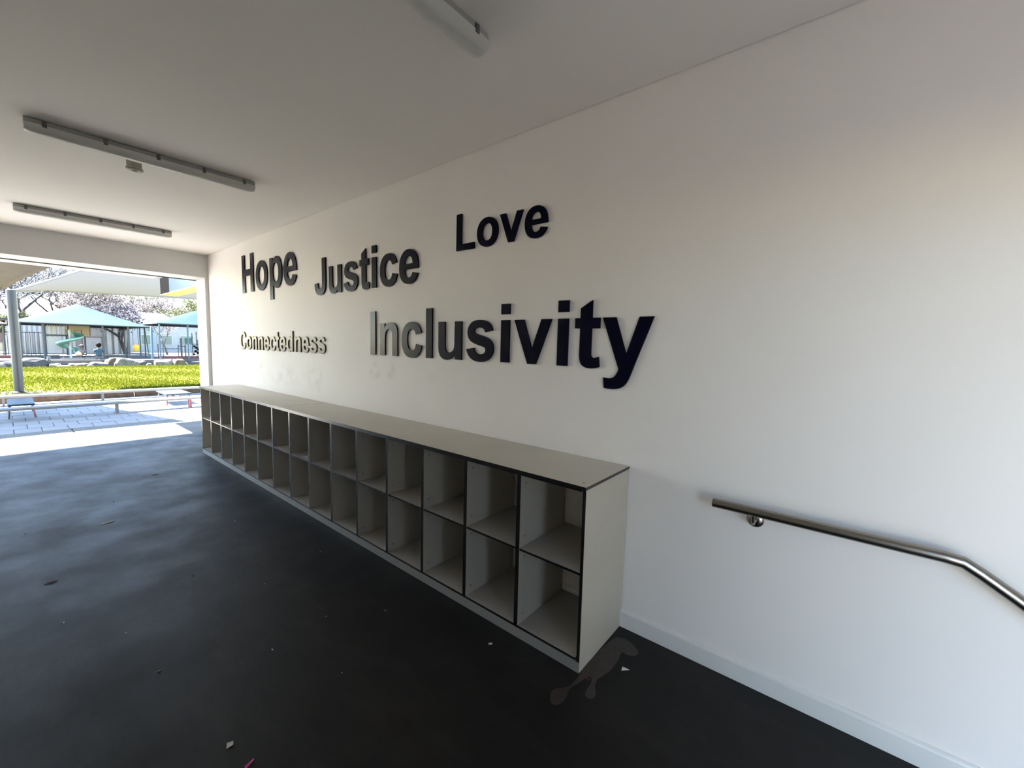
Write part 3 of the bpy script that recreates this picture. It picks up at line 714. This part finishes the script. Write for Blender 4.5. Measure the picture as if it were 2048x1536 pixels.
# hip-roofed fabric shelters
def hip_shelter(name, x0, x1, y0, y1, ze, za, apex, mt, posts, pm, label, cat='shelter'):
    cx, cy = (x0 + x1) / 2, (y0 + y1) / 2
    t = thing(name, (cx, cy, ZT), label, cat, 'fabric shelters over the playground')
    n = 14; vs = []; fs = []
    ax, ay = apex
    def pt(u, v):
        x = x0 + (x1 - x0) * u; y = y0 + (y1 - y0) * v
        # distance from the rim toward the apex, concave like stretched cloth
        du = u / ((ax - x0) / (x1 - x0)) if x < ax else (1 - u) / (1 - (ax - x0) / (x1 - x0))
        dv = v / ((ay - y0) / (y1 - y0)) if y < ay else (1 - v) / (1 - (ay - y0) / (y1 - y0))
        h = max(0, min(du, dv)); return (x - cx, y - cy, ze + (za - ze) * (h ** 1.12) - ZT)
    for j in range(n + 1):
        for i in range(n + 1): vs.append(pt(i / n, j / n))
    N = len(vs); vs += [(x, y, z - .012) for x, y, z in vs]
    for j in range(n):
        for i in range(n):
            a = j * (n + 1) + i; q_ = (a, a + 1, a + n + 2, a + n + 1)
            fs.append(q_); fs.append(tuple(reversed([k + N for k in q_])))
    MB().add(vs, fs).build('canopy', mt, t, smooth=True)
    r = [(x0 - cx, y0 - cy), (x1 - cx, y0 - cy), (x1 - cx, y1 - cy), (x0 - cx, y1 - cy)]
    for k in range(4):
        a, b_ = r[k], r[(k + 1) % 4]
        MB().tube([(a[0], a[1], ze - ZT - .03), (b_[0], b_[1], ze - ZT - .03)], .035, 6).build('edge_rail', 'post_dark', t)
    for (px, py) in posts:
        MB().lathe([(.04, 0), (.04, ze - ZT)], 10, origin=(px - cx, py - cy, 0)).build('post', pm, t, smooth=True)
    return t
hip_shelter('shade_shelter', -1.95, 3.2, 30, 37, 2.20, 3.42, (.65, 33.5), 'sail_aqua', [(-1.6, 30.1), (-.86, 30.2), (1.25, 30.1), (2.25, 30.1), (-1.6, 36.8), (3.0, 36.8)], 'post_dark', 'pale aqua hip-roofed shade over the spiral slide')
hip_shelter('shade_shelter', 3.35, 8.6, 29, 34.5, 2.42, 3.45, (5.9, 31.7), 'sail_blue', [(3.4, 29.05), (4.68, 29.05), (8.5, 29.1), (3.4, 34.3), (8.5, 34.3)], 'post_blue', 'blue hip-roofed shade at right beside the opening jamb')
hip_shelter('shade_shelter', -6.0, -1.95, 32.5, 37, 2.12, 3.2, (-4, 34.7), 'sail_red', [(-2.1, 32.6), (-2.4, 33.8), (-5.8, 32.6), (-5.8, 36.8), (-2.1, 36.8)], 'post_dark', 'red shade roof at far left edge behind the post')
# blue post holding the aqua shelter's right corner
t = thing('blue_post', (3.05, 29.0, 0), 'slim blue post between the aqua and the blue shade roofs', 'post')
MB().lathe([(.055, .0), (.055, 2.16), (.04, 2.18)], 12).build('post_shaft', 'post_blue', t, smooth=True)
MB().lathe([(.085, .0), (.085, .42)], 12).build('base_collar', 'post_blue', t, smooth=True)

# shed with roller door, backboard and slide tower
t = thing('shed', (1.4, 41.0, ZT), 'long pale corrugated shed with roller door behind the slide', 'building')
o_ = Vector(t.location)
def part(nm, a, b2, mt, par=t, bev=0):
    c = MB().box(a, b2).build(nm, mt, par, bevel=bev); c.location = -o_; return c
part('wall', (-2.0, 39.0, ZT), (3.6, 43, 2.45), 'shed_grey')
part('roof', (-2.2, 38.8, 2.45), (3.8, 43.2, 2.55), 'roof_grey')
s0 = None
for k in range(14):
    x = -1.9 + k * .21
    if s0 is None: s0 = MB().box((-.06, -.03, 0), (.06, 0, 2.0)).build('cladding_rib', 'shed_white', t); s0.location = Vector((x, 39.0, ZT + .02)) - o_
    else: dup(s0, t, Vector((x, 39.0, ZT + .02)) - o_)
dr = part('roller_door', (1.24, 38.94, ZT), (2.12, 38.98, 1.5), 'roller_door')
for k in range(7):
    q = MB().box((1.26, 38.925, ZT + .06 + k * .15), (2.10, 38.94, ZT + .16 + k * .15)).build('door_slat', 'roller_door', dr)
part('door_frame', (1.18, 38.93, ZT), (1.24, 38.99, 1.56), 'board_line'); part('door_frame', (2.12, 38.93, ZT), (2.18, 38.99, 1.56), 'board_line'); part('door_frame', (1.18, 38.93, 1.5), (2.18, 38.99, 1.56), 'board_line')
for (x0, x1) in ((2.4, 2.62), (2.75, 2.95), (3.1, 3.3)):
    part('downpipe', (x0, 38.92, ZT), (x1, 38.99, 2.3), 'shed_white')
t = thing('basketball_backboard', (1.06, 35.1, ZT), 'cream basketball backboard on a pole behind the slide', 'backboard'); o_ = Vector(t.location)
part('board', (.29, 35.0, 1.57), (1.24, 35.04, 2.22), 'backboard_cream', t)
for a, b2 in (((.56, 34.985, 1.90), (.88, 35.0, 1.93)), ((.56, 34.985, 1.66), (.88, 35.0, 1.69)), ((.56, 34.985, 1.66), (.59, 35.0, 1.93)), ((.85, 34.985, 1.66), (.88, 35.0, 1.93)), ((1.22, 34.985, 1.57), (1.25, 35.0, 2.22)), ((.29, 34.985, 2.19), (1.25, 35.0, 2.22))):
    part('painted_line', a, b2, 'board_line', t)
c = MB().tube([(1.0, 35.1, ZT), (1.0, 35.1, 2.0)], .045, 10).build('pole', 'post_dark', t, smooth=True); c.location = -o_
t = thing('slide_tower', (-.3, 32.6, ZT), 'play tower with white picket panels left of the spiral slide', 'play tower'); o_ = Vector(t.location)
for k in range(9):
    part('picket', (-.64 + k * .085, 32.2, 1.64), (-.585 + k * .085, 32.23, 2.12), 'shed_white', t)
part('deck', (-.72, 32.15, 1.54), (.12, 33.3, 1.63), 'post_dark', t)
part('lower_panel', (-.66, 32.2, .62), (-.42, 32.23, 1.5), 'shed_white', t); part('lower_panel', (-.40, 32.2, .62), (-.18, 32.23, 1.5), 'shed_white', t)
for (x, y) in ((-.72, 32.2), (.12, 32.2), (-.72, 33.3), (.12, 33.3)):
    c = MB().lathe([(.035, 0), (.035, 1.85)], 10, origin=(x - o_.x, y - o_.y, 0)).build('post', 'post_dark', t, smooth=True)
# spiral slide: a trough swept on a helix around a pole
t = thing('spiral_slide', (.12, 31.5, ZT), 'green spiral slide coiling down from the play tower', 'slide')
vs = []; fs = []; n = 40; prof = [(-.20, .12), (-.17, .02), (-.08, -.04), (.08, -.04), (.17, .02), (.20, .12)]
for i in range(n + 1):
    u = i / n; a = math.radians(100 - 470 * u); R_ = .34
    z = 1.36 - 1.12 * u
    for (r_, h) in prof:
        vs.append((math.cos(a) * (R_ + r_), math.sin(a) * (R_ + r_), z + h))
k_ = len(prof)
for i in range(n):
    for j in range(k_ - 1): a = i * k_ + j; fs.append((a, a + 1, a + k_ + 1, a + k_))
o = MB().add(vs, fs).build('chute', 'slide_green', t, smooth=True)
sm_ = o.modifiers.new('thickness', 'SOLIDIFY'); sm_.thickness = .02
MB().lathe([(.045, 0), (.045, 1.5)], 12).build('centre_pole', 'shed_white', t, smooth=True)
# picnic table, bin, straw hat basket
t = thing('picnic_bench', (.31, 28.95, ZT), 'long picnic bench with thin legs where the children sit', 'bench'); o_ = Vector(t.location)
part('table_top', (-.42, 29.0, .575), (1.05, 29.25, .60), 'bin_pale', t); part('seat', (-.42, 28.78, .46), (1.04, 28.92, .485), 'bin_pale', t)
for x in (-.3, .3, .9):
    part('leg', (x - .02, 28.83, ZT), (x + .02, 28.87, .46), 'bin_pale', t); part('leg', (x - .02, 29.1, ZT), (x + .02, 29.14, .575), 'bin_pale', t)
t = thing('litter_bin', (-.81, 28.55, ZT - .02), 'pale blue-grey bin beside the left end of picnic bench', 'bin')
MB().lathe([(.055, 0), (.066, .15), (.066, .16)], 14).build('body', 'bin_pale', t, smooth=True)
MB().lathe([(.07, .16), (.07, .175), (.03, .19)], 14).build('lid', 'post_dark', t, smooth=True)
t = thing('straw_basket', (.22, 29.1, .60), 'straw-yellow heap in an orange basin on the picnic table', 'basket')
MB().lathe([(.07, 0), (.125, .03), (.13, .05)], 16).build('basin', 'orange_plastic', t, smooth=True)
MB().lathe([(.12, .04), (.11, .10), (.06, .17), (.015, .20)], 16).build('straw_heap', 'straw_yellow', t, smooth=True)
t = thing('yellow_seat', (2.68, 31, ZT), 'yellow toddler swing seat by the forked tree', 'swing seat')
MB().lathe([(.09, .40), (.13, .50), (.14, .72), (.12, .77)], 14).build('bucket', 'yellow_plastic', t, smooth=True)
for dx in (-.12, .12): MB().tube([(dx, 0, .74), (dx * .9, 0, 1.75)], .012, 6).build('chain', 'post_dark', t)
t = thing('swing_frame', (2.75, 31, ZT), 'dark green swing frame behind the forked tree', 'swing frame')
for dx in (-.42, .42):
    for dy in (-.5, .5): MB().tube([(dx, dy, 0), (dx * .8, 0, 1.78)], .028, 8).build('leg', 'post_green', t, smooth=True)
MB().tube([(-.42, 0, 1.76), (.42, 0, 1.76)], .03, 8).build('top_bar', 'post_green', t, smooth=True)
# climbing frame, sign and red kerb at right
t = thing('climbing_frame', (4.9, 31, ZT), 'dark climbing frame of upright poles under the blue shade', 'climbing frame')
for (dx, dy, h) in ((-.28, 0, .78), (-.15, 0, 1.18), (-.08, .1, 1.18), (.05, 0, .76), (.45, .1, 1.5), (.62, -.1, 1.6), (.75, .2, 1.1), (-1.2, .2, .8), (-.95, .3, .75)):
    MB().lathe([(.025, 0), (.025, h), (.012, h + .03)], 8, origin=(dx, dy, 0)).build('pole', 'post_dark', t, smooth=True)
for (z, a, b2) in ((.55, -1.2, -.15), (.7, -.28, .05), (.35, .45, .75), (.6, .45, .75), (.85, .45, .75)):
    MB().tube([(a, .05, z), (b2, .05, z)], .02, 6).build('rung', 'post_dark', t)
for k, (x, z) in enumerate(((.47, .22), (.55, .42), (.66, .30), (.6, .62), (.72, .52), (.5, .72))):
    MB().lathe([(.03, -.06), (.07, -.02), (.07, .03), (.03, .06)], 10, origin=(x, -.12, z), axis='y').build('climbing_hold', 'hair_black', t, smooth=True)
t = thing('play_sign', (5.8, 34.0, ZT), 'cyan panel board under the blue shade', 'sign'); o_ = Vector(t.location)
part('panel', (5.62, 34, 1.24), (6.0, 34.04, 1.62), 'sign_cyan', t)
for x in (5.66, 5.94): part('leg', (x - .02, 34.0, ZT), (x + .02, 34.03, 1.24), 'post_blue', t)
o = MB().box((3.38, 29.45, ZT - .06), (5.6, 29.6, ZT + .16)).build('kerb', 'kerb_red', bevel=.01); tag(o, 'low red kerb wall round the climbing frame', 'kerb')
o = MB().box((-6.0, 31.2, ZT - .06), (-1.9, 31.35, ZT + .14)).build('kerb', 'kerb_red', bevel=.01); tag(o, 'low red kerb at the far left behind the steel post', 'kerb')
# fence behind the left playground
t = thing('bar_fence', (-1.5, 33.8, ZT), 'dark upright bar fence left of the play tower', 'fence')
f0 = None
for k in range(14):
    p = (-1.3 + k * .16, 0, 0)
    if f0 is None: f0 = MB().lathe([(.014, 0), (.014, 1.35)], 6).build('bar', 'post_dark', t); f0.location = p
    else: dup(f0, t, p)
for z in (.15, 1.3): MB().tube([(-1.35, 0, z), (.85, 0, z)], .018, 6).build('rail', 'post_dark', t)

# houses further back
def house(x0, x1, y, zt, mt, roof, wins, label, wm):
    cx = (x0 + x1) / 2
    t = thing('house', (cx, y, ZT), label, 'building')
    MB().box((x0 - cx, 0, 0), (x1 - cx, 5, zt - ZT)).build('wall', mt, t)
    e = .35; h = zt - ZT
    MB().add([(x0 - cx - e, -e, h), (x1 - cx + e, -e, h), (x1 - cx + e, 5 + e, h), (x0 - cx - e, 5 + e, h), (x0 - cx + 1, 2.5, h + 1.0), (x1 - cx - 1, 2.5, h + 1.0)],
             [(0, 1, 5, 4), (1, 2, 5), (2, 3, 4, 5), (3, 0, 4), (3, 2, 1, 0)]).build('roof', roof, t)
    for (wx, wz, ww, wh) in wins:
        f = MB().box((wx - cx - ww / 2 - .05, -.05, wz - ZT - .05), (wx - cx + ww / 2 + .05, 0, wz - ZT + wh + .05)).build('window_frame', 'shed_white', t)
        MB().box((wx - cx - ww / 2, -.06, wz - ZT), (wx - cx + ww / 2, -.045, wz - ZT + wh)).build('pane', wm, f)
house(-6.5, -.6, 46, 2.5, 'shop_yellow', 'roof_grey', [(-3.6, 1.0, .8, .8), (-1.6, 1.0, .5, .9), (-2.4, 1.0, .5, .9)], 'cream house with pinkish windows behind the left playground', 'window_pink')
house(4.2, 13, 44, 2.75, 'house_wall', 'roof_grey', [(5.3, 1.05, .6, .75), (6.5, 1.05, .9, .75), (8.0, 1.05, .9, .75), (9.6, 1.05, .9, .75)], 'pale grey house with teal windows behind the blue shade', 'window_teal')

# ------------------------------------------------------------------ trees
def tree(name, x, y, z0, height, spread, trunk_r, label, bark, twig, leaf, nleaf, seed, lean=(0, 0), fork=.3, leafsize=(.05, .11)):
    r_ = random.Random(seed)
    t = thing(name, (x, y, z0), label, 'tree', 'trees round the playground')
    tb = MB(); tw = MB(); tips = []
    def grow(p, d, L, r, lev):
        pts = [p.copy()]; q_ = p.copy(); dd = d.copy()
        seg = 3
        for i in range(seg):
            dd = (dd + Vector((r_.gauss(0, .13), r_.gauss(0, .13), r_.gauss(.03, .08)))).normalized()
            q_ = q_ + dd * (L / seg); pts.append(q_.copy())
        (tb if lev < 2 else tw).tube(pts, [r * (1 - .4 * i / seg) for i in range(seg + 1)], 7 if lev < 2 else (4 if lev == 2 else 3), caps=False)
        tips.extend(pts[1:] if lev >= 2 else [])
        if lev < 4:
            nb = (3, 4, 4, 3)[lev]
            for k in range(nb):
                a = 2 * math.pi * (k + r_.random() * .7) / nb; s = r_.uniform(.55, .95) * spread
                side = Vector((math.cos(a), math.sin(a), r_.uniform(-.1, .35)))
                nd = (dd * r_.uniform(.5, .9) + side * s).normalized()
                st = pts[-1] if k < 2 else pts[r_.choice((2, 3))]
                grow(st, nd, L * r_.uniform(.62, .85), r * .58, lev + 1)
    grow(Vector((0, 0, 0)), Vector((lean[0], lean[1], 1)).normalized(), height * fork, trunk_r, 0)
    tb.build('trunk', bark, t, smooth=True)
    tag(tw.build('twigs', twig, t), kind='stuff')
    lf = MB(); vs = []; fs = []
    for k in range(nleaf):
        c = r_.choice(tips) + Vector((r_.gauss(0, .16), r_.gauss(0, .16), r_.gauss(0, .14)))
        s = r_.uniform(*leafsize); a = Vector((r_.gauss(0, 1), r_.gauss(0, 1), r_.gauss(0, 1))).normalized(); b2 = a.orthogonal().normalized() * s; a = a.cross(b2).normalized() * s * .7
        i = len(vs); vs += [c - b2, c + a, c + b2, c - a]; fs.append((i, i + 1, i + 2, i + 3))
    if nleaf:
        tag(lf.add(vs, fs).build('foliage', leaf, t), kind='stuff')
    return t
tree('bare_tree', 3.2, 37.9, ZT, 5.2, .62, .15, 'forked mauve-grey tree rising behind the right slope of aqua shade', 'bark_dark', 'twig_grey', 'blossom_mauve', 3600, 11, lean=(-.10, 0), fork=.24, leafsize=(.05, .10))
tree('bare_tree', 5.25, 37, ZT, 3.6, .7, .07, 'slim pale-trunked tree in front of the grey house', 'bark_pale', 'bark_pale', 'blossom_pale', 350, 12, fork=.3, leafsize=(.03, .06))
TT = [(-3.4, 41, 9.5, 'leaf_teal', 'tall twiggy tree at far left above the steel post', 1300), (-.9, 46, 12.0, 'leaf_teal', 'tall bare tree right above the steel post', 1800), (1.6, 52, 10.5, 'blossom_pale', 'pale blossoming tree above left of the aqua shade peak', 2600),
      (3.2, 47, 7.0, 'blossom_pale', 'pale blossoming tree above the aqua shade peak', 2600), (7.2, 50, 6.8, 'blossom_pale', 'pinkish pale tree between both shade roofs', 2200),
      (9.6, 54, 7.4, 'blossom_pale', 'thin bare tree above the left end of the blue shade', 700), (12.0, 52, 7.0, 'leaf_olive', 'olive-green tree above the blue shade at right', 2600), (8.3, 46, 5.6, 'leaf_olive', 'thin twiggy olive tree just left of the blue shade peak', 900), (10.6, 47, 6.4, 'leaf_olive', 'green tree tip beside the opening jamb above blue shade', 1500), (-5.2, 52, 8.5, 'blossom_pale', 'large pale tree at the very left edge behind', 2200),
      (5.8, 60, 8.5, 'blossom_pale', 'farthest pale tree in the gap behind others', 2400), (-1.2, 42, 3.6, 'leaf_olive', 'low olive tree behind the left edge of aqua shade', 1600)]
BG = ['leftmost', 'second', 'third', 'fourth', 'fifth', 'sixth', 'seventh', 'rightmost']
for k, w_ in enumerate(BG):
    TT.append((-4.5 + 2.9 * k, 58 + (k % 3) * 2, 9.0 + (k * 37 % 5) * .6, ('blossom_pale', 'leaf_teal', 'blossom_pale', 'blossom_pale', 'leaf_olive')[k % 5], w_ + ' pale tree of the farthest row behind the playground', 1500))
for k, (x, y, h, lf, lb, nl) in enumerate(TT):
    tree('bare_tree', x, y, ZT, h, .85, .16, lb, 'bark_dark', 'twig_grey', lf, int(nl * 2.4), 70 + k, fork=.27, leafsize=(.035, .085))

# ------------------------------------------------------------------ two children at the picnic table
def skin_mesh(name, joints, edges, mt, parent, root=0, sub=2):
    me = bpy.data.meshes.new(name); me.from_pydata([j[0] for j in joints], edges, [])
    ob = bpy.data.objects.new(name, me); COL.objects.link(ob)
    ob.modifiers.new('skin', 'SKIN'); s_ = ob.modifiers.new('sub', 'SUBSURF'); s_.levels = sub; s_.render_levels = sub
    for v, j in zip(me.skin_vertices[0].data, joints):
        r = j[1] if isinstance(j[1], tuple) else (j[1], j[1]); v.radius = r; v.use_root = False
    me.skin_vertices[0].data[root].use_root = True
    dg = bpy.context.evaluated_depsgraph_get(); dg.update()
    m2 = bpy.data.meshes.new_from_object(ob.evaluated_get(dg)); bpy.data.objects.remove(ob)
    m2.materials.clear(); m2.materials.append(MATS[mt])
    for p in m2.polygons: p.use_smooth = True
    o = bpy.data.objects.new(name, m2); COL.objects.link(o); o.parent = parent
    return o
def child(x, y, z, sc, rz, label, shirt, trouser, hair, capped):
    """a seated child, origin at the seat, facing local +y, forearms resting forward on the table"""
    t = thing('person', (x, y, z), label, 'person', 'children at the picnic bench', rz)
    t.scale = (sc,) * 3
    J = [((0, 0, .08), (.10, .085)), ((0, .0, .22), (.095, .075)), ((0, .0, .36), (.105, .075)), ((0, 0, .44), (.045, .045)), ((0, .01, .50), (.05, .05)), ((0, .02, .60), (.078, .088)), ((0, .015, .68), (.066, .075)), ((0, .01, .73), (.03, .035))]
    E_ = [(i, i + 1) for i in range(7)]
    for s in (-1, 1):
        k = len(J)
        J += [((s * .12, 0, .385), .042), ((s * .17, .03, .24), .033), ((s * .13, .20, .19), .026), ((s * .11, .25, .195), (.030, .014))]
        E_ += [(2, k), (k, k + 1), (k + 1, k + 2), (k + 2, k + 3)]
        for f, (dx, L) in enumerate(((-.024, .05), (-.008, .058), (.008, .055), (.023, .044))):
            q_ = len(J); J += [((s * .11 + dx, .28, .195), .008), ((s * .11 + dx, .28 + L * .6, .19), .007), ((s * .11 + dx, .28 + L, .18), .006)]
            E_ += [(k + 3, q_), (q_, q_ + 1), (q_ + 1, q_ + 2)]
        q_ = len(J); J += [((s * .11 - s * .04, .262, .195), .009), ((s * .11 - s * .055, .285, .19), .007)]; E_ += [(k + 3, q_), (q_, q_ + 1)]
        k = len(J)
        J += [((s * .07, .05, .055), .065), ((s * .085, .26, .065), .05), ((s * .085, .28, -.12), .038), ((s * .085, .26, -.27), .027), ((s * .09, .33, -.29), .028)]
        E_ += [(0, k), (k, k + 1), (k + 1, k + 2), (k + 2, k + 3), (k + 3, k + 4)]
    skin_mesh('body', J, E_, 'skin', t)
    Js = [((0, 0, .06), (.118, .10)), ((0, 0, .22), (.112, .09)), ((0, 0, .37), (.122, .088)), ((0, 0, .42), (.07, .06))]; Es = [(0, 1), (1, 2), (2, 3)]
    for s in (-1, 1):
        k = len(Js); Js += [((s * .125, 0, .385), .054), ((s * .165, .02, .28), .050)]; Es += [(2, k), (k, k + 1)]
    skin_mesh('shirt', Js, Es, shirt, t)
    Jt = [((0, 0, .07), (.115, .10))]; Et = []
    for s in (-1, 1):
        k = len(Jt); Jt += [((s * .07, .06, .055), .078), ((s * .085, .26, .062), .062), ((s * .085, .28, -.10), .05)]; Et += [(0, k), (k, k + 1), (k + 1, k + 2)]
    skin_mesh('trousers', Jt, Et, trouser, t)
    def ball(nm, c, rx, ry, rz_, mt, cut=None):
        bm = bmesh.new(); bmesh.ops.create_uvsphere(bm, u_segments=16, v_segments=12, radius=1)
        for v in bm.verts: v.co = Vector((c[0] + v.co.x * rx, c[1] + v.co.y * ry, c[2] + v.co.z * rz_))
        if cut: bmesh.ops.delete(bm, geom=[f for f in bm.faces if cut(f.calc_center_median())], context='FACES')
        me = bpy.data.meshes.new(nm); bm.to_mesh(me); bm.free(); me.materials.append(MATS[mt])
        for p in me.polygons: p.use_smooth = True
        o = bpy.data.objects.new(nm, me); COL.objects.link(o); o.parent = t; return o
    ball('hair', (0, 0.0, .63), .098, .108, .118, 'hair_black', lambda c: c.y > .045 and c.z < .67)
    for s in (-1, 1):
        ball('ear', (s * .082, .01, .60), .012, .02, .028, 'skin'); ball('eye', (s * .03, .094, .615), .011, .008, .009, 'hair_black')
    ball('nose', (0, .108, .592), .012, .016, .016, 'skin'); ball('mouth', (0, .094, .562), .022, .008, .007, 'kerb_red')
    if capped:
        c = ball('cap', (0, .01, .665), .102, .112, .08, 'cap_dark', lambda c: c.z < .655)
        MB().prism([(-.07, .08), (.07, .08), (.06, .16), (0, .185), (-.06, .16)], .652, .664).build('cap_peak', 'cap_dark', c)
    return t
child(.93, 28.85, .485, 1.06, 0, 'child with black hair in a dark blue shirt sitting at right end of picnic bench', 'shirt_blue', 'trousers_pale', 'hair_black', False)
child(.37, 29.42, .53, .84, math.pi, 'smaller child in pale top and dark cap behind the picnic table', 'shirt_white', 'cap_dark', 'hair_black', True)
